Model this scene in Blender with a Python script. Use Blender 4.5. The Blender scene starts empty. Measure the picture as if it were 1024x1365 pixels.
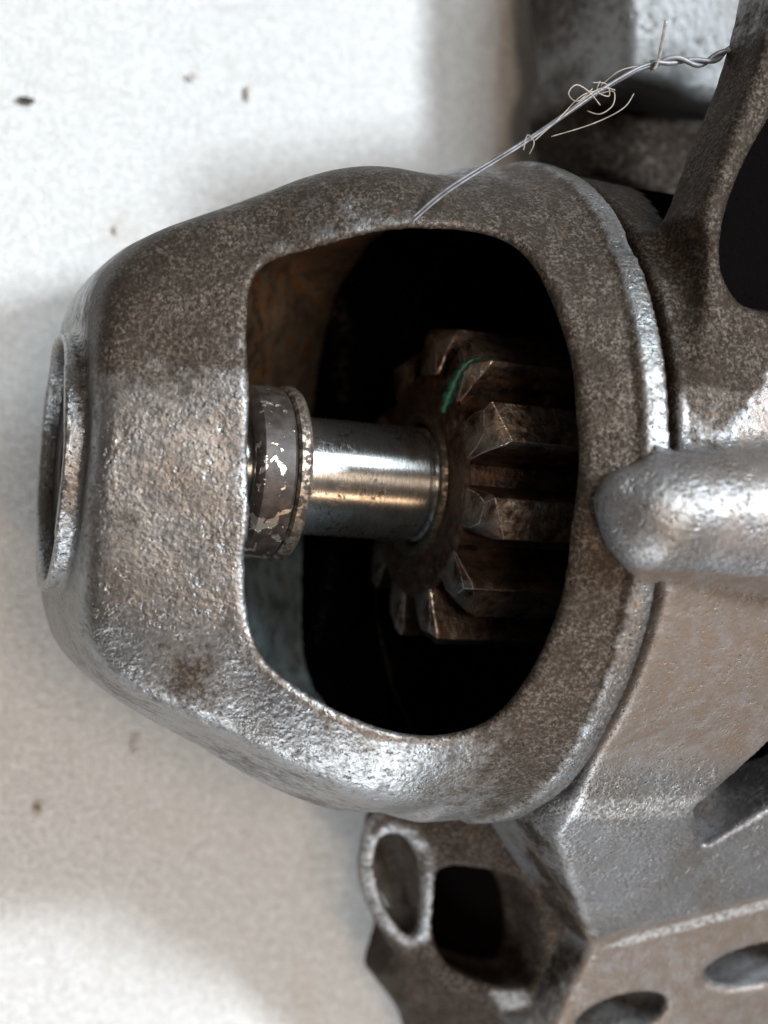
import bpy, bmesh, math, random
import numpy as np
from math import radians, cos, sin, pi
from mathutils import Matrix, Vector, noise as mnoise

random.seed(4); rng = np.random.RandomState(4)
sc = bpy.context.scene
COL = sc.collection

# ------------------------------------------------------------------ camera
# one unit is about 8 mm; the drive shaft runs along +X through the origin, Z is up from the cloth
TILT, ROLL, DIST = radians(22), radians(4), 17.0
_X = np.array([cos(TILT)*cos(ROLL), -cos(TILT)*sin(ROLL), -sin(TILT)])
_b = np.array([0, 0, 1.0]); _Z = _b-_b.dot(_X)*_X; _Z /= np.linalg.norm(_Z); _Y = np.cross(_Z, _X)
M = np.array([_X, _Y, _Z]); OC = np.array([0, .40, -DIST]); CAM = M@(-OC)
cd = bpy.data.cameras.new('camera'); cam = bpy.data.objects.new('camera', cd); COL.objects.link(cam)
mw = Matrix(M.tolist()).to_4x4(); mw.translation = Vector(CAM); cam.matrix_world = mw
cd.sensor_fit = 'VERTICAL'; cd.sensor_height = 24; cd.lens = 24*DIST/13.65
cd.clip_start = .1; cd.clip_end = 500
cd.dof.use_dof = True; cd.dof.focus_distance = 14.9; cd.dof.aperture_fstop = .105
sc.camera = cam
sc.unit_settings.scale_length = .008
sc.view_settings.view_transform = 'Standard'; sc.view_settings.look = 'None'
sc.view_settings.exposure = 0; sc.view_settings.gamma = 1

# ------------------------------------------------------------------ light
w = bpy.data.worlds.new('World'); sc.world = w; w.use_nodes = True
bg = w.node_tree.nodes['Background']; bg.inputs[0].default_value = (1.0, .82, .66, 1); bg.inputs[1].default_value = .17

def area(name, d, dist, sx, sy, power, col, target=(0, 0, 0)):
    l = bpy.data.lights.new(name, 'AREA'); l.shape = 'RECTANGLE'; l.size = sx; l.size_y = sy
    l.energy = power; l.color = col
    o = bpy.data.objects.new(name, l); COL.objects.link(o)
    v = Vector(d).normalized(); o.location = Vector(target)+v*dist
    o.rotation_euler = v.to_track_quat('Z', 'Y').to_euler()
    return o
area('window_light', (.45, .28, .85), 40, 4.5, 4.5, 25000, (.84, .93, 1.0))
area('upper_window_light', (.15, .56, .80), 40, 12, 12, 9500, (.80, .92, 1.0))
area('side_window_light', (-.14, -.94, .30), 34, 20, 10, 9500, (.88, .95, 1.0))
area('ceiling_lamp_light', (-.12, .05, .98), 32, 6, 6, 3200, (1.0, .79, .62))
area('lamp_light', (.08, -.56, .82), 30, 2.2, 2.2, 1500, (1.0, .66, .40))

def un(px, py, z):
    """point of height z seen at a pixel of the 1024 x 1365 photograph"""
    d = M@np.array([(px-512)/100/DIST, -(py-682.5)/100/DIST, -1]); s = (z-CAM[2])/d[2]
    return CAM+s*d

# ------------------------------------------------------------------ node helpers
class NT:
    def __init__(s, name):
        s.m = bpy.data.materials.new(name); s.m.use_nodes = True; s.t = s.m.node_tree
        s.b = s.t.nodes['Principled BSDF']
    def n(s, typ, **kw):
        o = s.t.nodes.new(typ)
        for k, v in kw.items():
            if k.startswith('_'): setattr(o, k[1:], v)
        return o
    def set(s, sock, v):
        if hasattr(v, 'is_output') or isinstance(v, bpy.types.NodeSocket): s.t.links.new(v, sock)
        else: sock.default_value = v
    def coord(s):
        if not hasattr(s, '_c'): s._c = s.n('ShaderNodeTexCoord').outputs['Object']
        return s._c
    def mapping(s, scale, loc=(0, 0, 0), rot=(0, 0, 0)):
        m = s.n('ShaderNodeMapping'); s.t.links.new(s.coord(), m.inputs[0])
        m.inputs['Scale'].default_value = scale; m.inputs['Location'].default_value = loc
        m.inputs['Rotation'].default_value = rot
        return m.outputs[0]
    def noise(s, scale, detail=3, rough=.55, dist=0, vec=None, col=False):
        o = s.n('ShaderNodeTexNoise'); s.t.links.new(vec or s.coord(), o.inputs['Vector'])
        o.inputs['Scale'].default_value = scale; o.inputs['Detail'].default_value = detail
        o.inputs['Roughness'].default_value = rough; o.inputs['Distortion'].default_value = dist
        return o.outputs['Color' if col else 'Fac']
    def voro(s, scale, vec=None, feature='F1'):
        o = s.n('ShaderNodeTexVoronoi'); o.feature = feature; s.t.links.new(vec or s.coord(), o.inputs['Vector'])
        o.inputs['Scale'].default_value = scale
        return o.outputs['Distance']
    def ramp(s, f, a, b, lo=0., hi=1., smooth=True):
        o = s.n('ShaderNodeMapRange'); o.interpolation_type = 'SMOOTHSTEP' if smooth else 'LINEAR'
        s.set(o.inputs[0], f); o.inputs[1].default_value = a; o.inputs[2].default_value = b
        o.inputs[3].default_value = lo; o.inputs[4].default_value = hi
        return o.outputs[0]
    def math(s, op, a, b=0., clamp=False):
        o = s.n('ShaderNodeMath'); o.operation = op; o.use_clamp = clamp
        s.set(o.inputs[0], a); s.set(o.inputs[1], b)
        return o.outputs[0]
    def mix(s, f, a, b):
        o = s.n('ShaderNodeMix'); o.data_type = 'RGBA'; s.set(o.inputs[0], f)
        s.set(o.inputs[6], a if not isinstance(a, tuple) else (*a, 1)); s.set(o.inputs[7], b if not isinstance(b, tuple) else (*b, 1))
        return o.outputs[2]
    def attr(s, name):
        o = s.n('ShaderNodeAttribute'); o.attribute_name = name
        return o.outputs['Fac']
    def bump(s, h, dist, strength=1., prev=None):
        o = s.n('ShaderNodeBump'); s.set(o.inputs['Height'], h); o.inputs['Distance'].default_value = dist
        o.inputs['Strength'].default_value = strength
        if prev is not None: s.t.links.new(prev, o.inputs['Normal'])
        return o.outputs[0]
    def out(s, col=None, metal=None, rough=None, normal=None):
        if col is not None: s.set(s.b.inputs['Base Color'], (*col, 1) if isinstance(col, tuple) else col)
        if metal is not None: s.set(s.b.inputs['Metallic'], metal)
        if rough is not None: s.set(s.b.inputs['Roughness'], rough)
        if normal is not None: s.set(s.b.inputs['Normal'], normal)
        return s.m

def cast_metal(name, clean=(.25, .254, .26), tan=(.215, .208, .20), grime=(.031, .0225, .0165), grain=18., bumpd=.017, metal=1., r0=.34, r1=.66, stretch=(1, 1, 1)):
    """sand-cast aluminium: grainy, patches of tan haze, dark oily grime where the vertex mask says"""
    t = NT(name)
    v = t.mapping(stretch)
    g1 = t.noise(grain, 3, .60, vec=v); g2 = t.noise(grain*1.3, 6, .80, vec=t.mapping(stretch, (3, 9, 5))); big = t.noise(1.1, 5, .6, .4); mid = t.noise(4.2, 4, .65)
    pit = t.ramp(t.noise(grain*.9, 2, .5, vec=t.mapping(stretch, (7, 3, 1))), .60, .72)
    gm = t.attr('grime')
    # grime sits first in the low spots of the grain
    gs = t.math('ADD', gm, t.math('MULTIPLY', t.math('SUBTRACT', mid, .5), 1.5))
    gs = t.math('ADD', gs, t.math('MULTIPLY', t.math('SUBTRACT', g2, .5), .6))
    gs = t.math('ADD', gs, t.math('MULTIPLY', t.math('SUBTRACT', .5, g1), .9))
    gfac = t.ramp(gs, .12, .88)
    patch = t.ramp(t.noise(1.7, 3, .6), .38, .62)
    fine = t.math('ADD', 1.0, t.math('MULTIPLY', t.math('SUBTRACT', t.ramp(g2, .32, .70, 0., 1.), .5), t.ramp(patch, 0, 1, .30, .85, False)))
    base = t.mix(t.ramp(big, .42, .66), clean, tan)
    base = t.mix(t.math('MULTIPLY', pit, .55), base, grime)
    mul = t.n('ShaderNodeVectorMath'); mul.operation = 'SCALE'; t.set(mul.inputs[0], base); t.set(mul.inputs['Scale'], fine)
    rust = t.mix(t.ramp(t.noise(2.9, 5, .7, .3), .60, .80), grime, (.15, .08, .04))
    rust = t.mix(t.math('MULTIPLY', t.ramp(g2, .46, .60), t.ramp(t.noise(3.4, 4, .7), .35, .62, .25, 1.)), rust, (.14, .118, .10))
    colr = t.mix(gfac, mul.outputs[0], rust)
    dull = t.attr('dull'); rusty = t.math('ADD', t.attr('rusty'), t.math('MULTIPLY', t.math('SUBTRACT', mid, .5), 1.2))
    dc = t.mix(t.ramp(rusty, .35, .75), (.20, .28, .32), (.22, .175, .135))  # cool light on the lower wall is put into its blue tint
    dc = t.mix(t.math('MULTIPLY', t.ramp(t.noise(2.7, 5, .75), .50, .62), t.ramp(rusty, .2, .7, .15, .9)), dc, (.30, .13, .035))
    dc = t.mix(t.ramp(t.noise(3.0, 5, .7), .38, .76), dc, (.05, .043, .038))
    colr = t.mix(dull, colr, dc)
    tan_tint = t.attr('tan_tint'); colr = t.mix(t.math('MULTIPLY', tan_tint, t.ramp(mid, .3, .7, .55, .95)), colr, (.150, .112, .086))
    worn = t.math('MULTIPLY', t.ramp(gm, -.12, -.45), t.ramp(g1, .38, .58)); colr = t.mix(worn, colr, (.45, .45, .45))
    shade_grime = t.attr('shade_grime'); colr = t.mix(t.math('MULTIPLY', shade_grime, 1.0), colr, (.0025, .002, .002))  # black mask: painted shade in recesses, plus dark greasy areas
    t.set(t.b.inputs['Specular IOR Level'], t.math('SUBTRACT', t.ramp(shade_grime, 0, 1, .5, .0, False), t.math('MULTIPLY', gfac, .3), True))
    h = t.math('ADD', g1, t.math('MULTIPLY', g2, .15))
    h = t.math('SUBTRACT', h, t.math('MULTIPLY', pit, .5)); h = t.math('MULTIPLY', h, t.ramp(patch, 0, 1, .6, 1.15, False))
    h = t.math('ADD', h, t.math('MULTIPLY', t.ramp(t.noise(5.5, 3, .6), .62, .70), -.5))
    nb = t.bump(h, bumpd, .9)
    nb = t.bump(mid, .02, .5, nb)
    met = t.math('MULTIPLY', t.ramp(gfac, 0, 1, metal, .5, False), t.math('SUBTRACT', 1.0, t.math('MAXIMUM', t.math('MAXIMUM', t.math('MULTIPLY', dull, .85), shade_grime), t.math('MULTIPLY', tan_tint, .5))))
    ro = t.math('ADD', t.ramp(gfac, 0, 1, r0, r1-.08, False), t.math('MULTIPLY', t.math('SUBTRACT', g2, .5), .12))
    return t.out(colr, met, ro, nb)

MAT = {}
MAT['cast'] = cast_metal('cast_aluminium')
MAT['case'] = cast_metal('gear_case_aluminium', clean=(.26, .262, .272), tan=(.22, .21, .20), r0=.44, metal=.9, grain=17, bumpd=.020)
MAT['far'] = cast_metal('solenoid_metal', clean=(.17, .17, .17), tan=(.15, .145, .14), grain=8, bumpd=.03, metal=.5, r0=.5)

def mat_shaft():
    t = NT('polished_steel')
    v = t.mapping((1.2, 1, 1))
    st = t.noise(1, 3, .6, vec=t.mapping((30, 3, 3)))        # faint turning marks
    tg = t.n('ShaderNodeTangent'); tg.direction_type = 'RADIAL'; tg.axis = 'X'
    t.t.links.new(tg.outputs[0], t.b.inputs['Tangent']); t.b.inputs['Anisotropic'].default_value = .8; t.b.inputs['Anisotropic Rotation'].default_value = .25
    pt = t.ramp(t.noise(14, 4, .7, vec=v), .54, .62); zone = t.ramp(t.noise(1.9, 3, .6), .46, .60)
    pit = t.math('MULTIPLY', pt, zone)
    st2 = t.ramp(t.noise(3.2, 4, .7), .45, .75)
    c = t.mix(t.math('MULTIPLY', st2, .5), (.55, .55, .54), (.24, .21, .18)); c = t.mix(pit, c, (.03, .025, .02))
    return t.out(c, .95, t.math('ADD', t.ramp(st, .3, .7, .24, .29), t.math('MULTIPLY', pit, .3)), t.bump(t.math('SUBTRACT', st, t.math('MULTIPLY', pit, .6)), .004, .5))
MAT['shaft'] = mat_shaft()

def mat_collar():
    t = NT('chipped_dark_collar')
    a = t.noise(5.5, 3, .55, .6); b = t.noise(1.6, 2, .5, vec=t.mapping((1, 1, 1), (0, 1.4, .4)))
    sp = t.n('ShaderNodeSeparateXYZ'); t.t.links.new(t.coord(), sp.inputs[0]); b = t.math('ADD', b, t.math('MULTIPLY', sp.outputs['Y'], -.14))
    chip = t.ramp(t.math('ADD', a, t.math('MULTIPLY', b, .8)), 1.03, 1.06)
    fleck = t.ramp(t.noise(13, 2, .5), .70, .73)
    chip = t.math('MAXIMUM', chip, fleck)
    c = t.mix(t.ramp(t.noise(7, 3), .35, .7), (.026, .019, .016), (.060, .046, .039)); c = t.mix(chip, c, (.78, .66, .54))
    return t.out(c, t.ramp(chip, 0, 1, .25, 1.), t.ramp(chip, 0, 1, .50, .38), t.bump(t.math('SUBTRACT', t.noise(14, 2), t.math('MULTIPLY', chip, 2)), .006, .7))
MAT['collar'] = mat_collar()

def mat_worn(name, dark, bright, thr=.5, rough=.38):
    t = NT(name)
    f = t.ramp(t.noise(9, 4, .65), thr, thr+.14)
    c = t.mix(f, bright, dark)
    return t.out(c, t.ramp(f, 0, 1, .95, .3), t.math('ADD', rough, t.math('MULTIPLY', f, .25)), t.bump(t.noise(14, 3), .02, .7))
MAT['ring'] = mat_worn('worn_snap_ring', (.05, .036, .028), (.40, .34, .28), .42)
MAT['bush'] = mat_worn('bronze_bushing', (.035, .028, .02), (.22, .18, .13), .40)

def mat_gear(name, metalfac):
    t = NT(name)
    v = t.mapping((1.1, 5, 5))
    r = t.noise(2.2, 4, .65, .5); st = t.noise(2.0, 4, .6, vec=v)
    c = t.mix(t.ramp(st, .3, .7), (.010, .006, .0045), (.105, .050, .027))
    spot = t.ramp(t.noise(3.1, 4, .65, .3), .63, .70)
    c = t.mix(t.math('MULTIPLY', spot, .75), c, (.42, .17, .06))
    # worn bright edges
    geo = t.n('ShaderNodeNewGeometry'); e = t.ramp(geo.outputs['Pointiness'], .53, .60)
    e = t.math('MULTIPLY', e, t.ramp(t.noise(6, 3), .35, .6))
    bare = t.math('MULTIPLY', t.ramp(t.noise(3.5, 4, .6), .38, .62), metalfac)
    bare = t.math('MAXIMUM', bare, e)
    c = t.mix(bare, c, (.34, .31, .28))
    return t.out(c, t.ramp(bare, 0, 1, .55, .95), t.ramp(st, .3, .7, .34, .52), t.bump(t.noise(11, 4, .65), .035, .8))
MAT['gear'] = mat_gear('oily_rusty_steel', .12); MAT['gear_bare'] = mat_gear('worn_tooth_end_steel', .6)

MAT['edge'] = mat_worn('bright_worn_edge', (.07, .045, .03), (.55, .50, .44), .50, .3)
def mat_simple(name, c, metal, rough, bscale=10, bd=.02):
    t = NT(name); f = t.ramp(t.noise(bscale*.5, 4, .6), .3, .7, .6, 1.3)
    mul = t.n('ShaderNodeVectorMath'); mul.operation = 'SCALE'; mul.inputs[0].default_value = c; t.set(mul.inputs['Scale'], f)
    return t.out(mul.outputs[0], metal, rough, t.bump(t.noise(bscale, 3), bd, .7))
MAT['dark'] = mat_simple('black_greasy_metal', (.012, .010, .009), .2, .6)
MAT['wire'] = mat_simple('galvanised_wire', (.17, .17, .18), .6, .5, 8, .01)
MAT['lint'] = mat_simple('pale_lint', (.30, .26, .22), 0, .8)
MAT['green'] = mat_simple('green_paint', (.005, .055, .032), 0, .45, 14, .03)
MAT['bore'] = mat_simple('gritty_bore', (.035, .028, .024), .3, .7, 12, .08)
MAT['crumb'] = mat_simple('dark_crumb', (.05, .04, .03), 0, .9); MAT['faint'] = mat_simple('faint_crumb', (.46, .42, .38), 0, .9)

def mat_cloth():
    t = NT('white_felt_cloth')
    f1 = t.noise(9, 4, .7, .8); f2 = t.noise(1, 4, .7, 1.2, vec=t.mapping((26, 7, 10), rot=(0, 0, .6))); f3 = t.noise(1, 4, .7, 1.2, vec=t.mapping((7, 24, 10), rot=(0, 0, .3)))
    h = t.math('ADD', t.math('ADD', f1, f2), f3)
    c = t.mix(t.ramp(h, 1.25, 1.8), (.66, .65, .635), (.89, .89, .885))
    soil = t.ramp(t.noise(.55, 4, .6, .4), .55, .80)
    c = t.mix(t.math('MULTIPLY', soil, .30), c, (.62, .52, .42))
    sp = t.ramp(t.noise(3.1, 2, .4, .8), .79, .83)
    c = t.mix(t.math('MULTIPLY', sp, .3), c, (.35, .32, .3))
    return t.out(c, 0, .95, t.bump(h, .06, .8))
MAT['cloth'] = mat_cloth()

# ------------------------------------------------------------------ object helpers
def tag(o, label=None, cat=None, kind=None, group=None):
    for k, v in (('label', label), ('category', cat), ('kind', kind), ('group', group)):
        if v: o[k] = v
    return o
def link(name, me, mats, parent=None):
    o = bpy.data.objects.new(name, me); COL.objects.link(o)
    for m in (mats if isinstance(mats, list) else [mats]): me.materials.append(m)
    if parent is not None: o.parent = parent
    return o
def mesh(name, V, F, smooth=True):
    me = bpy.data.meshes.new(name); me.from_pydata([tuple(map(float, v)) for v in V], [], F)
    me.polygons.foreach_set('use_smooth', [smooth]*len(me.polygons)); me.update()
    return me
def fast_mesh(name, V, Q):
    me = bpy.data.meshes.new(name); nq = len(Q)
    me.vertices.add(len(V)); me.vertices.foreach_set('co', V.astype(np.float32).ravel())
    me.loops.add(nq*4); me.loops.foreach_set('vertex_index', Q.astype(np.int32).ravel())
    me.polygons.add(nq); me.polygons.foreach_set('loop_start', np.arange(0, nq*4, 4, dtype=np.int32))
    me.polygons.foreach_set('use_smooth', np.ones(nq, bool))
    me.update(calc_edges=True); return me

# ------------------------------------------------------------------ signed distance casting
class Grid:
    def __init__(s, lo, hi, h):
        s.lo = np.array(lo, float); s.h = h; n = np.ceil((np.array(hi)-s.lo)/h).astype(int)+1
        ax = [(s.lo[i]+h*np.arange(n[i])).astype(np.float32) for i in range(3)]
        s.x = ax[0][:, None, None]; s.y = ax[1][None, :, None]; s.z = ax[2][None, None, :]; s.shape = tuple(n)
def smin(a, b, k):
    h = np.clip(.5+.5*(b-a)/k, 0, 1); return b+(a-b)*h-k*h*(1-h)
def smax(a, b, k): return -smin(-a, -b, k)
def poly2d(P, x, y):
    """signed distance to a closed polygon on the xy grid (x: n,1  y: 1,m), negative inside"""
    P = np.asarray(P, np.float32); X = np.broadcast_to(x, (x.shape[0], y.shape[1])); Y = np.broadcast_to(y, X.shape)
    d = np.full(X.shape, 1e9, np.float32); ins = np.zeros(X.shape, bool)
    for i in range(len(P)):
        a = P[i]; b = P[(i+1) % len(P)]; ex, ey = b-a; wx = X-a[0]; wy = Y-a[1]
        tt = np.clip((wx*ex+wy*ey)/(ex*ex+ey*ey+1e-12), 0, 1)
        d = np.minimum(d, (wx-ex*tt)**2+(wy-ey*tt)**2)
        c = ((a[1] > Y) != (b[1] > Y)) & (X < (b[0]-a[0])*(Y-a[1])/(b[1]-a[1]+1e-12)+a[0]); ins ^= c
    d = np.sqrt(d); return np.where(ins, -d, d)
def chaikin(P, n=2, closed=True):
    P = np.asarray(P, float)
    for _ in range(n):
        Q = np.roll(P, -1, 0); P = np.stack([P*.75+Q*.25, P*.25+Q*.75], 1).reshape(-1, P.shape[1])
    return P
def plane(p, q, r):
    """z = a x + b y + c through three (pixel, pixel, height) points"""
    A = np.array([un(*k) for k in (p, q, r)]); B = A.copy(); B[:, 2] = 1; return np.linalg.solve(B, A[:, 2])
def pixpoly(pts, z=None):
    return np.array([un(p[0], p[1], p[2] if len(p) > 2 else z)[:2] for p in pts])
def prism(G, P, top=None, bot=None, k=.15, flare=0.):
    """upright block on polygon P (world xy) under plane top, above plane bot; flare widens it downwards"""
    d = poly2d(P, G.x[:, :, 0], G.y[:, :, 0])[:, :, None]
    tz = (top[0]*G.x+top[1]*G.y+top[2]) if top is not None else None
    if flare and tz is not None: d = (d-flare*np.maximum(tz-G.z, 0))/math.sqrt(1+flare*flare)
    d = np.broadcast_to(d, G.shape) if d.shape != G.shape else d
    if top is not None: d = smax(d, (G.z-tz)/math.sqrt(1+top[0]**2+top[1]**2), k)
    if bot is not None: d = smax(d, (bot[0]*G.x+bot[1]*G.y+bot[2]-G.z)/math.sqrt(1+bot[0]**2+bot[1]**2), k)
    return d
def capsule(G, a, b, ra, rb):
    a = np.array(a); b = np.array(b); e = b-a; L = e.dot(e)
    t = np.clip(((G.x-a[0])*e[0]+(G.y-a[1])*e[1]+(G.z-a[2])*e[2])/L, 0, 1)
    return np.sqrt((G.x-a[0]-e[0]*t)**2+(G.y-a[1]-e[1]*t)**2+(G.z-a[2]-e[2]*t)**2)-(ra+(rb-ra)*t)
def nets(G, F, name, smooth=1):
    s = F < 0; nx, ny, nz = F.shape
    c = [s[i:nx-1+i, j:ny-1+j, k:nz-1+k] for i in (0, 1) for j in (0, 1) for k in (0, 1)]
    anyc = np.logical_or.reduce(c); allc = np.logical_and.reduce(c); act = anyc & ~allc
    I = np.argwhere(act); idx = np.full(act.shape, -1, np.int32); idx[act] = np.arange(len(I))
    off = np.array([(i, j, k) for i in (0, 1) for j in (0, 1) for k in (0, 1)])
    val = np.stack([F[I[:, 0]+o[0], I[:, 1]+o[1], I[:, 2]+o[2]] for o in off], 1)
    acc = np.zeros((len(I), 3)); cnt = np.zeros(len(I))
    for a in range(8):
        for b in range(a+1, 8):
            if np.abs(off[a]-off[b]).sum() != 1: continue
            va, vb = val[:, a], val[:, b]; m = (va < 0) != (vb < 0); t = np.where(m, va/(va-vb+1e-20), 0)
            acc += np.where(m[:, None], off[a]+(off[b]-off[a])*t[:, None], 0); cnt += m
    V = G.lo+(I+acc/cnt[:, None])*G.h
    Q = []
    for ax in range(3):
        u, v = [(1, 2), (2, 0), (0, 1)][ax]
        sl0 = [slice(1, -1)]*3; sl0[ax] = slice(0, -1); sl1 = list(sl0); sl1[ax] = slice(1, None)
        A = s[tuple(sl0)]; B = s[tuple(sl1)]; E = np.argwhere(A != B); st = A[A != B]
        E = E+1; E[:, ax] -= 1
        def cell(du, dv):
            C = E.copy(); C[:, u] -= du; C[:, v] -= dv; return idx[C[:, 0], C[:, 1], C[:, 2]]
        q = np.stack([cell(1, 1), cell(0, 1), cell(0, 0), cell(1, 0)], 1)
        q[~st] = q[~st][:, ::-1]; Q.append(q)
    Q = np.concatenate(Q); Q = Q[(Q >= 0).all(1)]
    E = np.concatenate([Q[:, [0, 1]], Q[:, [1, 2]], Q[:, [2, 3]], Q[:, [3, 0]]])
    for _ in range(smooth):
        S = np.zeros_like(V); n = np.zeros(len(V))
        for k in range(3): S[:, k] = np.bincount(E[:, 0], V[E[:, 1], k], len(V))+np.bincount(E[:, 1], V[E[:, 0], k], len(V))
        n = np.bincount(E[:, 0], minlength=len(V))+np.bincount(E[:, 1], minlength=len(V))
        V = V*.5+.5*S/np.maximum(n, 1)[:, None]
    return fast_mesh(name, V, Q), V
def blobs(V, L):
    """soft stains: L = (px, py, height, radius, amount[, stretch x, stretch y])"""
    g = np.zeros(len(V))
    for b in L:
        c = un(b[0], b[1], b[2]); r = b[3]
        d2 = ((V[:, 0]-c[0])**2+(V[:, 1]-c[1])**2+(V[:, 2]-c[2])**2)/r**2
        g += b[4]*np.exp(-d2)
    return g
def polyv(P, V):
    x, y = V[:, 0], V[:, 1]; d = np.full(len(V), 1e9); ins = np.zeros(len(V), bool)
    for i in range(len(P)):
        a = P[i]; b = P[(i+1) % len(P)]; e = b-a; t = np.clip(((x-a[0])*e[0]+(y-a[1])*e[1])/(e.dot(e)+1e-12), 0, 1)
        d = np.minimum(d, (x-a[0]-e[0]*t)**2+(y-a[1]-e[1]*t)**2)
        ins ^= ((a[1] > y) != (b[1] > y)) & (x < (b[0]-a[0])*(y-a[1])/(b[1]-a[1]+1e-12)+a[0])
    d = np.sqrt(d); return np.where(ins, -d, d)
def set_grime(me, g, name='grime'):
    a = me.attributes.new(name, 'FLOAT', 'POINT'); a.data.foreach_set('value', np.asarray(g, np.float32))
def wobble(G, amp, sc_):
    x, y, z = G.x*sc_, G.y*sc_, G.z*sc_
    return amp*(np.sin(x*1.7+1.3*np.sin(y*1.1+z))+np.sin(y*2.1+1.7*np.sin(z*.9+x*.7))+np.sin(z*1.9+1.1*np.sin(x*1.3-y)))/3

# ------------------------------------------------------------------ the starter motor
starter = bpy.data.objects.new('starter_motor', None); COL.objects.link(starter); starter.location = (0, 0, 0)
tag(starter, 'grimy cast aluminium starter motor with its pinion gear showing through the side opening', 'starter motor')

# --- bell shaped nose housing
TOP = [(90, 440), (97, 415), (112, 390), (130, 362), (160, 330), (200, 305), (250, 288), (300, 270), (350, 251), (400, 235), (440, 223), (480, 222), (520, 226), (570, 225), (610, 215), (660, 213), (700, 212)]
BOT = [(70, 790), (78, 835), (100, 882), (130, 915), (165, 942), (215, 970), (270, 1002), (330, 1036), (390, 1068), (450, 1088), (500, 1095), (560, 1099), (640, 1094), (690, 1085)]
tp = np.array([un(*p, .9) for p in TOP]); bp_ = np.array([un(*p, .7) for p in BOT])
ytop = lambda x: np.interp(x, tp[:, 0], tp[:, 1]); ybot = lambda x: np.interp(x, bp_[:, 0], bp_[:, 1])
HX = [-4.6, -4.2, -3.4, -2.5, -1.8, -1.0, 0, .7, 1.25, 1.7, 3]; HZ = [1.75, 1.95, 2.15, 2.42, 2.8, 3.25, 3.68, 3.98, 4.26, 4.3, 4.3]
EN = [3.4, 3.4, 3.3, 3.1, 2.9, 2.65, 2.35, 2.1, 2.0, 2.0, 2.0]
EDGE = [(92, 800), (104, 840), (126, 880), (165, 914), (220, 942), (280, 972), (340, 1006), (400, 1042), (450, 1064), (510, 1080), (600, 1088)]
ep = np.array([un(p[0], p[1], np.interp(i, [0, 10], [1.5, 2.0])) for i, p in enumerate(EDGE)])
EXTRA = lambda x: np.interp(x, [-4.2, -3.2, -1.6, .0], [.25, .45, .40, 0])
def profile(x):
    k = np.array([-.2, -.1, 0, .1, .2])
    yt = sum(ytop(x+q) for q in k)/5; yb = sum(ybot(x+q) for q in k)/5
    H = sum(np.interp(x+q, HX, HZ) for q in k)/5; n = np.interp(x, HX, EN)
    return (yt+yb)/2, (yt-yb)/2+EXTRA(x), H, n
def shell(G, off, x=None):
    xs = G.x[:, 0, 0]; yc, W, H, n = [q[:, None, None].astype(np.float32) for q in profile(xs)]
    W = np.maximum(W-off, .2); H = np.maximum(H-off, .2)
    r = ((np.abs(G.y-yc)/W)**n+(np.abs(G.z)/H)**n)**(1/n)
    f = (r-1)
    g = np.gradient(f, G.h); gr = np.sqrt(g[0]**2+g[1]**2+g[2]**2)
    f = f/np.clip(gr, .12, 3)
    # sloping flanks: the lower one leans out towards the cloth, the upper one is steep
    yb = (sum(ybot(xs+q) for q in (-.15, 0, .15))/3)[:, None, None]; ye = (sum(np.interp(xs+q, ep[:, 0], ep[:, 1]) for q in (-.15, 0, .15))/3)[:, None, None]
    yt = (sum(ytop(xs+q) for q in (-.15, 0, .15))/3)[:, None, None]; free = np.interp(xs, [.2, 1.0], [0, 1.2])[:, None, None]
    zt = np.clip(G.z, .3, 3)
    s = np.clip((ye-yb)/1.45, .05, .6)
    lo = (yb+s*(zt-.3)-G.y)/np.sqrt(1+s*s)-free+off
    up = G.y-yt+.10*np.clip(G.z-.3, 0, 3)-free+off
    return smax(smax(f, lo.astype(np.float32), .12), up.astype(np.float32), .22)
WIN = [(333, 500), (332, 440), (335, 388), (345, 362), (368, 345), (410, 333), (470, 316), (520, 306), (560, 301), (620, 303), (660, 311), (690, 325), (715, 350), (735, 385), (752, 430), (765, 480), (774, 540), (778, 600), (775, 660), (768, 720), (757, 780), (742, 830), (722, 880), (698, 920), (665, 955), (630, 975), (590, 984), (550, 981), (510, 972), (460, 952), (420, 930), (380, 905), (350, 875), (335, 840), (329, 790), (330, 740), (335, 690), (337, 640), (336, 580)]
def cast_ray(px, py):
    z = 3.
    for _ in range(60):
        p = un(px, py, z); yc, W, H, n = profile(np.array([p[0]]))
        q = 1-min(.999, abs(p[1]-yc[0])/W[0])**n[0]; z = .6*z+.4*H[0]*q**(1/n[0])
    return p[:2]
winpoly = np.array([cast_ray(*p) for p in WIN])

G = Grid((-4.8, -5.1, -4.9), (2.0, 5.1, 4.9), .05)
f = shell(G, 0.)
f = smax(f, -4.17-G.x, .22)
cyl = np.sqrt(G.y**2+G.z**2)
yzr = np.sqrt((G.y+.07)**2+G.z**2)
f = smin(f, np.maximum(yzr-1.57, np.abs(G.x+4.20+.035*G.z)-.16), .05)                    # bearing boss on the nose
f = smax(f, -np.maximum(yzr-1.42, G.x+4.0), .05)                            # open bore
f = np.maximum(f, G.x-1.5)
rim = np.maximum(np.abs(G.x-1.36)-.15, shell(G, -.07))
f = smin(f, rim, .04)                                                         # machined rim of the bell
wp = chaikin(winpoly, 1)
d2 = np.broadcast_to(poly2d(wp, G.x[:, :, 0], G.y[:, :, 0])[:, :, None], G.shape)
sh0 = shell(G, 0.)
d2 = d2-.75*np.clip(-sh0-.10, 0, .45)                                         # undercut lip
inner = smax(shell(G, .50), -2.25-G.x, .3)
inner = smax(inner, cyl-(1.35+np.clip(G.x+2.2, 0, 3)*.98), .25)               # cone behind the nose
inner = smin(inner, smax(smax(d2, sh0+.3, .2), -.35-1.15*(G.x+2.3)-G.z, .3), .5)
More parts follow.
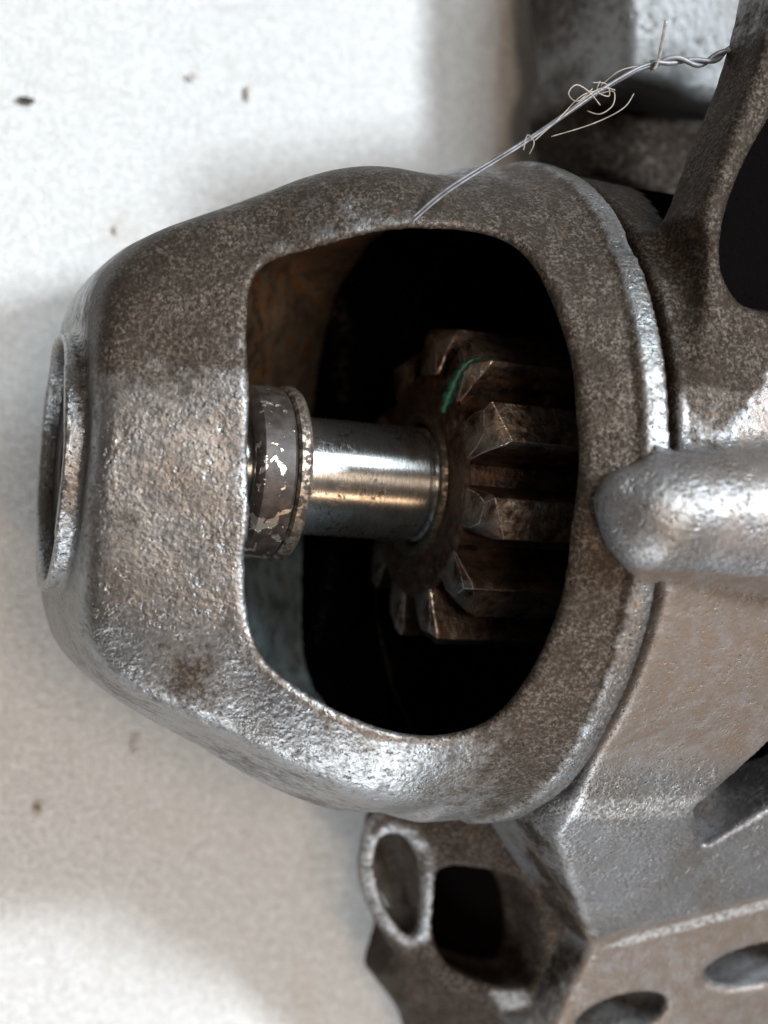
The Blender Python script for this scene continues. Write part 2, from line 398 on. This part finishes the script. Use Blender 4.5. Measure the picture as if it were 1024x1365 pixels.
inner = smin(inner, smax(shell(G, .42), .0-G.x, .06), .03)                     # deeper bore
f = smax(f, -inner, .08)
f = smax(f, -np.maximum(cyl-.95, np.abs(G.x+3)-1.2), .04)
f = smax(f, -np.maximum(d2, .8-G.z), .11)              # side opening
f = f+wobble(G, .018, 2.3)
me, V = nets(G, f, 'nose_housing')
r_ = np.sqrt(V[:, 1]**2+V[:, 2]**2)
gr = .05+blobs(V, [(420, 245, 2, .8, .45), (520, 250, 2.2, .7, .4), (350, 290, 2, .6, .3), (120, 700, 1.6, .5, .25), (220, 720, 2, .8, .22), (250, 900, 2, .5, .2), (380, 1000, 1.5, .6, .3), (150, 400, 1.6, 1.0, .70), (250, 380, 2, 1.0, .60), (280, 430, 2.2, .7, .35), (110, 440, 1.8, .6, .4), (650, 260, 2.6, 1.0, .75), (760, 300, 3.3, 1.0, .8),
     (800, 450, 4, 1.0, .85), (800, 600, 4.1, .8, .85), (790, 750, 4, .8, .7), (760, 880, 3.6, .8, .7), (700, 960, 3.2, .7, .65), (640, 1030, 2.4, .7, .5),
     (260, 890, 2, .45, .5), (430, 980, 2, .5, .45), (560, 1030, 2, .5, .25), (330, 600, 2.4, .3, .2), (300, 1030, .8, .6, .4), (150, 930, 1, .6, .4), (420, 1075, .5, .7, .5)])
mr = np.exp(-((V[:, 0]-1.36)/.16)**6)*(r_ > 3.9); gr = gr*(1-mr)+.40*mr
gr += .55*np.clip((.07-polyv(wp, V))/.06, 0, 1)*(V[:, 2] > 0)
gr -= 1.3*np.exp(-((V-un(157, 590, 1.98))**2).sum(1)/.07**2)+1.1*np.exp(-((V-un(155, 575, 1.98))**2).sum(1)/.05**2)
gr -= 1.2*np.exp(-((V-un(803, 322, 3.55))**2).sum(1)/.11**2)
# cavity shade painted into the colour, fading in along the upper wall
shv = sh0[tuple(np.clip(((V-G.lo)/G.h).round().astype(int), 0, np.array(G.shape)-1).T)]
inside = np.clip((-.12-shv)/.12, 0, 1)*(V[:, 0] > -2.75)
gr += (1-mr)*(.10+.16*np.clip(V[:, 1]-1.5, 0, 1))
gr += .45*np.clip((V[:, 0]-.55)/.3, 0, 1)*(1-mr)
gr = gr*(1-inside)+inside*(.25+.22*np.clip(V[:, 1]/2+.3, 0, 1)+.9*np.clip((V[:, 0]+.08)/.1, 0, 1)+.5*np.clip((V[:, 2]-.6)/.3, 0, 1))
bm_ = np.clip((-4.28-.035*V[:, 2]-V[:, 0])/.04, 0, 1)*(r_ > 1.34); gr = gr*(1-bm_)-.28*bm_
set_grime(me, np.clip(gr, -.6, 1.3)); set_grime(me, inside, 'dull'); set_grime(me, inside*np.maximum(V[:, 0] > -.02, np.clip((V[:, 0]+1.1)/1.3, 0, 1)*np.clip(V[:, 1]/.8, 0, 1)*.95), 'shade_grime'); set_grime(me, np.clip(V[:, 1]*.5+.5, 0, 1), 'rusty')
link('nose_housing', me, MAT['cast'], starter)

# --- gear case behind the bell
G = Grid((.35, -9.4, -4.95), (9.6, 7.6, 5.6), .065)
cyl = np.sqrt(G.y**2+G.z**2)
c1 = np.maximum(cyl-4.30, 1.2-G.x)
pl_brown = plane((870, 830, 3.95), (1024, 830, 4.05), (820, 1085, 2.6))
pl_grey = plane((715, 1090, 1.95), (910, 1080, 2.1), (800, 1262, .9))
def on(pl, px, py):
    d = un(px, py, 0)-CAM; t = (pl[0]*CAM[0]+pl[1]*CAM[1]+pl[2]-CAM[2])/(d[2]-pl[0]*d[0]-pl[1]*d[1]); return CAM+d*t
pl_grey = plane((715, 1090, 2.5), (910, 1080, 2.65), (800, 1262, .6))
zq = lambda *q: (q[0], q[1], on(pl_grey, q[0], q[1])[2])
pl_low = plane(zq(800, 1264), zq(1024, 1203), (900, 1365, .2))
body = pixpoly([(898, 730, 4.2), (880, 800, 4.1), (850, 900, 3.8), (790, 1000, 3.2), (712, 1090, 1.9), (792, 1264, zq(792, 1264)[2]), (775, 1420, -1.0), (1200, 1500, -1), (1500, 900, 4.0), (1500, 730, 4.2)])
X_, Y_ = G.x, G.y
def P3(p): return p[0]*X_+p[1]*Y_+p[2]
def below(p): return (G.z-P3(p))/math.sqrt(1+p[0]**2+p[1]**2)
case = smax(below(pl_brown), below(pl_grey), .04)
bd = poly2d(body, G.x[:, :, 0], G.y[:, :, 0])[:, :, None]
case = smax(case, bd.astype(np.float32), .06)
flange = prism(G, pixpoly([zq(795, 1262), (770, 1300, .3), (740, 1420, .0), (1200, 1600, .1), (1400, 1100, 1.), zq(1024, 1200)]), top=pl_low, k=.1)
case = smin(case, flange, .04)
# notch cut along the flank
notch = prism(G, np.array([on(pl_grey, 943, 1128)[:2], on(pl_brown, 926, 1078)[:2], on(pl_brown, 1030, 985)[:2], on(pl_brown, 1160, 870)[:2], on(pl_grey, 1230, 960)[:2], on(pl_grey, 1024, 1078)[:2]]), bot=plane((938, 1110, 1.1), (1030, 990, 1.3), (1024, 1085, 1.0)), k=.1, flare=0)

# slots in the lower face
def ellipsoid(px, py, z, a, b, c, ang):
    p = on(pl_low, px, py); ca, sa = cos(ang), sin(ang); u = (X_-p[0])*ca+(Y_-p[1])*sa; v = -(X_-p[0])*sa+(Y_-p[1])*ca
    return (np.sqrt((u/a)**2+(v/b)**2+((G.z-p[2])/c)**2)-1)*min(a, b, c)
case = smax(case, -ellipsoid(825, 1358, -.6, .75, .42, .5, radians(24)), .06)
case = smax(case, -ellipsoid(1010, 1290, .0, .95, .42, .5, radians(18)), .06)
# upper flank
up = prism(G, pixpoly([(940, 280, 4.1), (948, 340, 4.1), (938, 450, 4.1), (945, 740, 4.1), (1200, 780, 4.1), (1400, 200, 4.1), (1400, -120, 4.1), (1060, -90, 4.1), (1035, 20, 4.1), (1010, 100, 4.1), (975, 190, 4.1)]), top=plane((930, 285, 4.05), (912, 600, 4.10), (1100, 450, 4.15)), bot=(0, 0, 3.2), k=.12)
pit = prism(G, chaikin(pixpoly([(1045, 130, 4), (1078, 20, 4), (1300, 20, 4), (1300, 440, 4), (1005, 425, 4), (960, 370, 4), (962, 300, 4), (996, 215, 4)]), 2), bot=(0, 0, 3.4), k=.15)
up = smax(up, -pit, .15)
pitp = pixpoly([(1038, 120, 3.8), (1070, 0, 3.8), (1300, 20, 3.8), (1300, 450, 3.8), (1000, 435, 3.8), (950, 370, 3.8), (955, 290, 3.8), (990, 205, 3.8)])
f = smax(smin(c1, case, .10), -notch, .07); f = smin(f, up, .35); 
groove = np.maximum(np.abs(G.x-1.58)-.085, 4.0-cyl)
f = smax(f, -groove, .04)
f = np.maximum(f, 1.34-G.x)
rib = capsule(G, un(872, 688, 4.35), un(1180, 690, 4.55), .58, .95)
rib = smin(rib, capsule(G, un(826, 664, 4.30), un(872, 688, 4.35), .24, .54), .22)
f = smin(f, rib, .30); ribf = rib
f = np.maximum(f, -(G.z+4.85))
f = f+wobble(G, .02, 1.9)
# open front, so that the pinion runs into the dark
f = np.maximum(f, -np.maximum(cyl-3.8, G.x-2.2))
me, V = nets(G, f, 'gear_case'); ribd = ribf[tuple(np.clip(((V-G.lo)/G.h).round().astype(int), 0, np.array(G.shape)-1).T)]
r_ = np.sqrt(V[:, 1]**2+V[:, 2]**2)
gr = .12+blobs(V, [(960, 300, 4, 1.5, .9), (920, 480, 4.2, 1.0, .9), (1000, 420, 3.6, 1.0, .6), (1010, 150, 4, 1.2, .9), (900, 220, 3, 1.0, .9), (1010, 300, 3, 1.4, .8), (700, 1120, 1.4, .45, .8), (725, 1180, .9, .45, .8), (755, 1240, .3, .5, .8), (870, 270, 3, .8, .6), (930, 880, 4, .8, .35),
     (990, 1050, 1.7, .45, .5), (720, 1220, .3, .6, .7), (730, 1150, .8, .35, .5), (740, 1300, -.3, .8, .6), (960, 1350, 0, .3, .2)])
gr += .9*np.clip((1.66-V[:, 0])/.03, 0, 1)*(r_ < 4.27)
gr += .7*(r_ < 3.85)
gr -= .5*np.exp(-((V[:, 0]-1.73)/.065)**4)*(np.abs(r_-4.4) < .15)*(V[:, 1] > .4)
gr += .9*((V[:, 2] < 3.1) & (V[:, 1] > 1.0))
bdv = polyv(body, V)
la, lb = un(935, 628, 4.15), un(1030, 492, 4.15); ln = np.array([lb[1]-la[1], -(lb[0]-la[0])]); ln /= np.linalg.norm(ln)
ld = (V[:, 0]-la[0])*ln[0]+(V[:, 1]-la[1])*ln[1]+.05*np.sin(V[:, 0]*19+V[:, 1]*7)+.03*np.sin(V[:, 1]*41)
leanm = np.clip(ld/.06+.5, 0, 1)*(V[:, 1] > -.6)*(V[:, 1] < 4)*(V[:, 0] > 1.7)
ribm = np.clip((.06-ribd)/.08, 0, 1); leanm = np.maximum(leanm*(1-ribm), ribm*np.clip((V[:, 1]+.05)/.35, 0, 1)*.8)
gr = gr*(1-ribm)+.28*ribm
gr = gr*(1-leanm)+.1*leanm-.35*np.exp(-((ld-.05)/.07)**2)*(V[:, 1] > -.1)*(V[:, 0] > 1.7)*(1-ribm)
eg = np.abs((pl_brown[0]-pl_grey[0])*V[:, 0]+(pl_brown[1]-pl_grey[1])*V[:, 1]+pl_brown[2]-pl_grey[2]); eg2 = np.abs((pl_low[0]-pl_grey[0])*V[:, 0]+(pl_low[1]-pl_grey[1])*V[:, 1]+pl_low[2]-pl_grey[2])
gr -= .7*(np.exp(-(eg/.06)**2)+np.exp(-(eg2/.05)**2))*(V[:, 1] < -3)
set_grime(me, np.clip(gr, -.6, 1.3))
tan_tint = ((V[:, 1] < -.8)*np.clip((eg-.12)/.12, 0, 1)*((pl_brown[0]-pl_grey[0])*V[:, 0]+(pl_brown[1]-pl_grey[1])*V[:, 1]+pl_brown[2]-pl_grey[2] < 0)+.95*(np.abs(pl_low[0]*V[:, 0]+pl_low[1]*V[:, 1]+pl_low[2]-V[:, 2]) < .1)*(V[:, 1] < -4.5)+.9*leanm)  # tan tint on the brown face, lower face and rib top
set_grime(me, np.clip(tan_tint, 0, 1), 'tan_tint')
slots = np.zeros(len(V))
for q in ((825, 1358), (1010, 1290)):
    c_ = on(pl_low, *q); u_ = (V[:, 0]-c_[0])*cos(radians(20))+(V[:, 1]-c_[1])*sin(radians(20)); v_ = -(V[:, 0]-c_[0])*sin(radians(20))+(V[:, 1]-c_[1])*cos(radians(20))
    slots = np.maximum(slots, .85*((u_/.85)**2+(v_/.5)**2 < 1)*np.clip((pl_low[0]*V[:, 0]+pl_low[1]*V[:, 1]+pl_low[2]-V[:, 2]-.05)/.1, 0, 1)*np.clip((v_+.38)/.12, 0, 1))  # shade inside the slots painted on, lower lip left bright
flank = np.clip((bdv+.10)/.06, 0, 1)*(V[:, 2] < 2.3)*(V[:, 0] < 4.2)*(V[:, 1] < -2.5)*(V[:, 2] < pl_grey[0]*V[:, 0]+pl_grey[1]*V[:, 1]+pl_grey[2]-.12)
set_grime(me, np.clip((r_ < 3.85)*1.+1.1*np.clip((3.95-V[:, 2])/.35, 0, 1)*(polyv(pitp, V) < .05)+.35*(V[:, 1] > 1.2)*(1-leanm)+.55*flank+slots, 0, 1), 'shade_grime')  # pit and interior shade painted black; flank and upper area darkened too
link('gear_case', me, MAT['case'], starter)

# --- mounting bracket below the bell
G = Grid((.2, -10.0, -4.9), (6.2, -2.6, 1.6), .05)
tb = plane((480, 1150, -1.6), (700, 1340, -.9), (740, 1110, .2))
brk = np.array([on(tb, a, b_)[:2] for a, b_ in [(486, 1085), (474, 1135), (477, 1185), (503, 1243), (560, 1305), (640, 1350), (700, 1364), (770, 1335), (830, 1300), (860, 1100), (760, 1000), (560, 1040)]])
f = prism(G, chaikin(brk, 1), top=tb, k=.10, flare=-.38)
f = smax(f, tb[0]*G.x+tb[1]*G.y+tb[2]-1.35-G.z, .2)
lower = prism(G, pixpoly([(500, 1225, -3.6), (488, 1285, -3.6), (530, 1345, -3.6), (560, 1420, -3.6), (900, 1500, -3.4), (900, 1200, -3.4), (560, 1180, -3.4)]), top=plane((490, 1250, -2.7), (540, 1360, -3.0), (700, 1365, -1.9)), k=.2)
lower = np.maximum(lower, -3.7-G.z)
f = smin(f, lower, .10)
PK = []
for pk in ([(500, 1142), (516, 1112), (548, 1118), (567, 1165), (564, 1225), (553, 1256), (528, 1232), (505, 1188)],
           [(588, 1152), (660, 1162), (712, 1178), (728, 1240), (722, 1300), (700, 1322), (640, 1312), (596, 1288), (578, 1240), (582, 1190)]):
    P = chaikin(np.array([on(tb, a, b_)[:2] for a, b_ in pk]), 2); PK.append(P)
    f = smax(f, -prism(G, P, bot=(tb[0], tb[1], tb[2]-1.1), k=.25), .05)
f = f+wobble(G, .02, 2.1)
me, V = nets(G, f, 'mounting_bracket')
top = np.clip(1-(tb[0]*V[:, 0]+tb[1]*V[:, 1]+tb[2]-.10-V[:, 2])/.15, 0, 1)*(V[:, 0] < 4)
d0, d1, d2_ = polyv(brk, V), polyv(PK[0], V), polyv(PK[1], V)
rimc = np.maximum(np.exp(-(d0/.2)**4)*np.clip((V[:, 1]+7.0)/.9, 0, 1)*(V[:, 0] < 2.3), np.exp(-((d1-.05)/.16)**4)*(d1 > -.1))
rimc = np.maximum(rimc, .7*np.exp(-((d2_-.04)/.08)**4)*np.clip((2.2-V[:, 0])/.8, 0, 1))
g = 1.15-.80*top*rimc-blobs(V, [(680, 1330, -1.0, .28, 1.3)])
shade_grime = np.clip((-.04-d2_)/.1, 0, .75)+np.clip((-.12-d1)/.2, 0, .2)+.35*(1-top*np.clip(rimc*1.3, 0, 1))*(d1 > 0)  # pocket shade painted dark, surroundings darkened outside the rims
set_grime(me, np.clip(shade_grime, 0, 1), 'shade_grime')
g += blobs(V, [(620, 1120, -.8, .7, .4), (740, 1230, -.7, .6, .4)])
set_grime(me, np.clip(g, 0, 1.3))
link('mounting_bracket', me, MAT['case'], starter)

# --- solenoid case, out of focus above
G = Grid((1.9, 2.6, -4.9), (8.6, 10.2, .9), .07)
sol = prism(G, chaikin(pixpoly([(706, -150, -3.8), (706, 60, -3.8), (714, 112, -3.8), (760, 150, -2.2), (1200, 150, -.9), (1200, -150, -.9)]), 1), top=(.0, 0, -.9), k=.3)
sl = plane((705, 60, -3.3), (705, -100, -3.3), (832, 40, -.9)); sol = smax(sol, below.__call__(sl) if False else (G.z-sl[0]*G.x-sl[1]*G.y-sl[2])/math.sqrt(1+sl[0]**2+sl[1]**2), .3)
base = prism(G, pixpoly([(706, 120, -3.8), (702, 180, -3.8), (720, 260, -3.8), (960, 300, -2.2), (1000, 120, -2.2)]), top=(0, 0, -2.0), k=.25)
f = smin(sol, base, .2)
f = smax(f, -3.8-G.z, .05)+wobble(G, .05, 1.4)
me, V = nets(G, f, 'solenoid_case')
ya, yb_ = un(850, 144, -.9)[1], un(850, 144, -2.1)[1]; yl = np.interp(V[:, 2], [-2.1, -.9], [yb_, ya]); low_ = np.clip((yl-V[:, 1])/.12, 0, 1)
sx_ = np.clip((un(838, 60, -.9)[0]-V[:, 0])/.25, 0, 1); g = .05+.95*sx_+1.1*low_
set_grime(me, np.maximum(.5*low_, .25*sx_), 'shade_grime')
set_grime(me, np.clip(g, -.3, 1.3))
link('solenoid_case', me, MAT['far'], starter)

def spline(pts, n):
    P = np.array(pts, float); t = np.linspace(0, len(P)-1, n); out = []
    for q in t:
        i = min(int(q), len(P)-2); s = q-i; p0 = P[max(i-1, 0)]; p1 = P[i]; p2 = P[i+1]; p3 = P[min(i+2, len(P)-1)]
        out.append(.5*((2*p1)+(-p0+p2)*s+(2*p0-5*p1+4*p2-p3)*s*s+(-p0+3*p1-3*p2+p3)*s**3))
    return np.array(out)

# ------------------------------------------------------------------ lathe parts on the shaft
def lathe(name, prof, mats, parent, seg=96, tag_=None):
    V, F = [], []; n = len(prof)
    for i in range(seg):
        a = 2*pi*i/seg
        for x, r in prof: V.append((x, r*sin(a), r*cos(a)))
    for i in range(seg):
        j = (i+1) % seg
        for k in range(n-1): F.append((i*n+k, j*n+k, j*n+k+1, i*n+k+1))
    me = mesh(name, V, F); o = link(name, me, mats, parent)
    bev = None
    me.set_sharp_from_angle(angle=radians(35)) if hasattr(me, 'set_sharp_from_angle') else None
    return o
lathe('drive_shaft', [(-3.9, .01), (-3.9, .74), (-2.2, .74), (-1.9, .76), (.33, .77), (.38, .72), (.43, .72), (.46, .77), (3.2, .77), (3.2, .01)], MAT['shaft'], starter)
collar = lathe('stop_collar', [(-2.02, .74), (-2.06, .98), (-2.02, 1.06), (-1.97, 1.10), (-1.60, 1.105), (-1.56, 1.07), (-1.53, .98), (-1.53, .74)], MAT['collar'], starter)
lathe('snap_ring', [(-1.54, .76), (-1.55, 1.08), (-1.52, 1.125), (-1.42, 1.13), (-1.375, 1.10), (-1.365, .78)], MAT['ring'], collar)
lathe('bearing_sleeve', [(-4.03, .72), (-4.12, .76), (-4.12, 1.0), (-4.0, 1.06), (-3.0, 1.06)], MAT['bore'], starter)
for nm, r, a in (('bearing_cap', 1.49, 0),):
    lathe(nm, [(-4.08, .98), (-4.10, 1.3), (-4.12, 1.45)], MAT['bore'], starter)

# ------------------------------------------------------------------ pinion
pin = lathe('pinion_gear', [(.47, .98), (.485, 1.20), (.485, 1.47), (.53, 1.52), (.60, 1.39), (3.0, 1.39), (3.05, 1.9), (3.05, 2.9), (3.6, 2.95)], MAT['gear'], starter)
lathe('bushing', [(.60, .78), (.42, .84), (.40, .90), (.41, .97), (.47, 1.0), (.60, 1.0)], MAT['bush'], pin)
NT_ = 11; a0 = radians(-20)
RO, RR = 2.13, 1.38
def tooth_mesh(seed):
    """one tooth about +Z with straight flanks; the front end is bevelled and chipped, more on the -Y side"""
    R_ = random.Random(seed); jit = lambda a: a*(R_.random()-.5)
    sec = [(RR-.08, 12.6), (RR+.06, 10.4), (1.78, 8.9), (2.04, 7.8), (RO, 6.8)]
    sec = [(r, -radians(a)) for r, a in sec]+[(r, radians(a)) for r, a in sec[::-1]]
    start = [.50, .51, .60+jit(.04), .71+jit(.05), .80+jit(.05), .60+jit(.05), .58+jit(.04), .54+jit(.03), .51, .50]
    n = len(sec); V = [(x, r*sin(a), r*cos(a)) for (r, a), x in zip(sec, start)]
    V += [(3.0, r*sin(a), r*cos(a)) for r, a in sec]
    F = [(k, k+1, n+k+1, n+k) for k in range(n-1)]; MI = [0]*len(F)
    # front: a flat inner face and bevel facets around it
    inn = [(.50, 1.48, -9.2), (.50+jit(.03), 1.74, -6.6), (.52+jit(.03), 1.94, -3.0), (.51, 2.03, 4.8), (.50, 1.80, 7.6), (.50, 1.48, 9.2)]
    b = len(V); V += [(x, (r+jit(.04))*sin(radians(a)), (r+jit(.04))*cos(radians(a))) for x, r, a in inn]
    for f in ((b, b+1, b+2, b+3, b+4, b+5), (0, 1, b), (1, 2, b+1, b), (2, 3, b+2, b+1), (3, 4, b+2), (4, 5, b+3, b+2), (5, 6, b+3), (6, 7, b+4, b+3), (7, 8, b+5, b+4), (8, 9, b+5), (0, b, b+5, 9)):
        F.append(f[::-1]); MI.append(1)
    me = mesh('tooth', V, F, False); me.materials.append(MAT['gear']); me.materials.append(MAT['gear_bare']); me.materials.append(MAT['edge'])
    me.polygons.foreach_set('material_index', MI)
    bm = bmesh.new(); bm.from_mesh(me); bmesh.ops.recalc_face_normals(bm, faces=bm.faces)
    bmesh.ops.bevel(bm, geom=[e for e in bm.edges if len(e.link_faces) == 2 and e.calc_face_angle(0) > radians(26)], offset=.009, segments=1, affect='EDGES', profile=.5, material=2)
    for f in bm.faces: f.smooth = True
    bm.to_mesh(me); bm.free(); me.set_sharp_from_angle(angle=radians(24))
    return me
tms = [tooth_mesh(i) for i in range(3)]
for i in range(NT_):
    o = bpy.data.objects.new('tooth', tms[i % 3]); COL.objects.link(o); o.parent = pin
    # corner of the near tooth sits at -20 deg towards -Y; tooth centre 7 deg above it
    ang = radians(-10.5+360/NT_*i); o.rotation_euler = (-ang, 0, 0)
# green paint mark on the flank of one tooth
gl = spline([un(*q) for q in ((590, 550, 1.42), (600, 524, 1.55), (612, 498, 1.66), (626, 482, 1.74), (642, 477, 1.76), (662, 479, 1.74))], 26)
gw = np.interp(np.arange(26), [0, 5, 14, 25], [.05, .085, .05, .02])*(1+.3*np.sin(np.arange(26)*2.1))
gv = []
for q, wd in zip(gl, gw):
    gv += [q+np.array([-wd*.8, wd*.35, 0]), q+np.array([0, 0, .02]), q+np.array([wd*.8, -wd*.35, 0]), q+np.array([0, 0, -.05])]
gme = mesh('paint_mark', gv, [(4*i+k, 4*i+(k+1) % 4, 4*i+4+(k+1) % 4, 4*i+4+k) for i in range(25) for k in range(4)])
link('paint_mark', gme, MAT['green'], pin)

# ------------------------------------------------------------------ wire
def tube(path, rad, name, mat, parent=None, seg=8):
    P = np.array(path, float); n = len(P); T = np.gradient(P, axis=0); T /= np.linalg.norm(T, axis=1)[:, None]
    R = np.full(n, rad) if np.isscalar(rad) else np.array(rad)
    V, F = [], []; u = np.cross(T[0], [0, 0, 1.]); u /= np.linalg.norm(u)
    for i in range(n):
        u = u-u.dot(T[i])*T[i]; u /= np.linalg.norm(u); v = np.cross(T[i], u)
        for k in range(seg): a = 2*pi*k/seg; V.append(P[i]+R[i]*(cos(a)*u+sin(a)*v))
    for i in range(n-1):
        for k in range(seg): F.append((i*seg+k, i*seg+(k+1) % seg, (i+1)*seg+(k+1) % seg, (i+1)*seg+k))
    F += [tuple(range(seg))[::-1], tuple((n-1)*seg+k for k in range(seg))]
    me = mesh(name, V, F); return link(name, me, mat, parent)
wire = bpy.data.objects.new('twisted_wire', None); COL.objects.link(wire)
tag(wire, 'thin grey wire twisted at its far end, laid slanting over the top of the housing', 'wire')
wp0 = un(700, 195, 2.9)
path = [un(548, 294, 2.62), un(600, 252, 2.72), (un(700, 190, 2.9)), un(790, 128, 3.05), un(840, 98, 3.15), un(870, 86, 3.2)]
base = spline(path, 60)
cutm = mat_simple('bare_cut_wire', (.45, .44, .42), .5, .4)
for k, (dy, r) in enumerate(((0, .030), (.035, .022), (-.03, .018))):
    fray = np.linspace(1, 0, 60)**1.2
    off = np.stack([.2*dy*np.ones(60), dy*(.3+.7*np.sin(np.linspace(0, pi, 60)+k)), .03*k*np.ones(60)], 1)
    tube(base+off, np.linspace(.012, r*1.15, 60), 'strand', MAT['wire'], wire)
axis = spline([un(868, 87, 3.2), un(900, 80, 3.25), un(940, 83, 3.3), un(970, 68, 3.3), un(1000, 60, 3.25), un(1030, 50, 3.1)], 110)
Tn = np.gradient(axis, axis=0); Tn /= np.linalg.norm(Tn, axis=1)[:, None]
U = np.cross(Tn, [0, 0, 1.]); U /= np.linalg.norm(U, axis=1)[:, None]; Vv = np.cross(Tn, U)
for k in range(2):
    ph = np.linspace(0, 2*pi*3.0, 110)+pi*k; am = .030
    tube(axis+am*(np.cos(ph)[:, None]*U+np.sin(ph)[:, None]*Vv), .030, 'twisted_strand', MAT['wire'], wire)
tube(spline([un(872, 92, 3.25), un(878, 78, 3.35), un(888, 28, 3.75)], 14), .022, 'cut_end', cutm, wire)
lint = bpy.data.objects.new('lint_fibres', None); COL.objects.link(lint)
tag(lint, 'tuft of curled pale lint fibres caught on the middle of the wire', 'lint')
for pts in ([(790, 118, 3.1), (770, 135, 3.2), (758, 125, 3.2), (768, 113, 3.2), (785, 122, 3.2), (800, 140, 3.1)],
            [(800, 115, 3.1), (825, 95, 3.3), (850, 88, 3.3)], [(735, 182, 3.0), (790, 165, 3.2), (830, 145, 3.3), (845, 125, 3.3)],
            [(800, 125, 3.1), (818, 122, 3.2), (817, 140, 3.2), (800, 152, 3.2), (783, 148, 3.1)], [(706, 205, 2.9), (712, 190, 3.0), (703, 180, 3), (698, 200, 3)],
            [(800, 108, 3.1), (796, 122, 3.3), (812, 128, 3.3), (808, 112, 3.2), (790, 110, 3.2)], [(745, 160, 3.0), (770, 138, 3.3), (800, 118, 3.3), (820, 120, 3.3)],
            [(712, 188, 3.05), (745, 158, 3.2), (775, 128, 3.2), (800, 120, 3.1)]):
    tube(spline([un(*p) for p in pts], 24), .006, 'fibre', MAT['lint'], lint, 5)

# ------------------------------------------------------------------ cloth and crumbs
n = 260; xs = np.concatenate([np.linspace(-60, -9, 20), np.linspace(-8.8, 14, n), np.linspace(15, 60, 20)]); m = len(xs)
XX, YY = np.meshgrid(xs, xs, indexing='ij')
ZZ = -4.9+.05*np.sin(XX*.55+.8*np.sin(YY*.4))+.04*np.sin(YY*.7+XX*.3)-.09
V = np.stack([XX, YY, ZZ], -1).reshape(-1, 3); I = np.arange(m*m).reshape(m, m)
Q = np.stack([I[:-1, :-1], I[1:, :-1], I[1:, 1:], I[:-1, 1:]], -1).reshape(-1, 4)
cl = link('cloth', fast_mesh('cloth', V, Q), MAT['cloth']); tag(cl, 'white felted cloth under the starter motor', kind='structure')
def crumb(px, py, sx, sy, label, seed, mat='faint'):
    r2 = random.Random(seed); p = un(px, py, -4.93); V, F = [], []; a_, b_ = 8, 5
    for i in range(1, b_):
        for k in range(a_):
            th = pi*i/b_; ph = 2*pi*k/a_; rr = .75+.5*r2.random()
            V.append((p[0]+sx*rr*sin(th)*cos(ph), p[1]+sy*rr*sin(th)*sin(ph), p[2]+.02+.03*rr*cos(th)))
    for i in range(b_-2):
        for k in range(a_): F.append((i*a_+k, i*a_+(k+1) % a_, (i+1)*a_+(k+1) % a_, (i+1)*a_+k))
    F += [tuple(range(a_))[::-1], tuple((b_-2)*a_+k for k in range(a_))]
    tag(link('crumb', mesh('crumb', V, F, False), MAT[mat]), label, 'crumb')
crumb(35, 134, .16, .05, 'dark elongated crumb on the cloth near the upper left corner', 1, 'crumb')
crumb(332, 122, .05, .14, 'thin faint fleck on the white cloth above the housing', 2)
crumb(257, 102, .06, .05, 'tiny pale brown speck on the cloth left of the thin fleck', 3)
crumb(48, 1083, .08, .09, 'small round dark speck on the cloth at the lower left', 4)
crumb(156, 306, .06, .07, 'small grey speck beside the upper left shoulder of the housing', 5)
crumb(178, 1003, .06, .08, 'small brown speck on the cloth just under the lower left edge of the housing', 6)
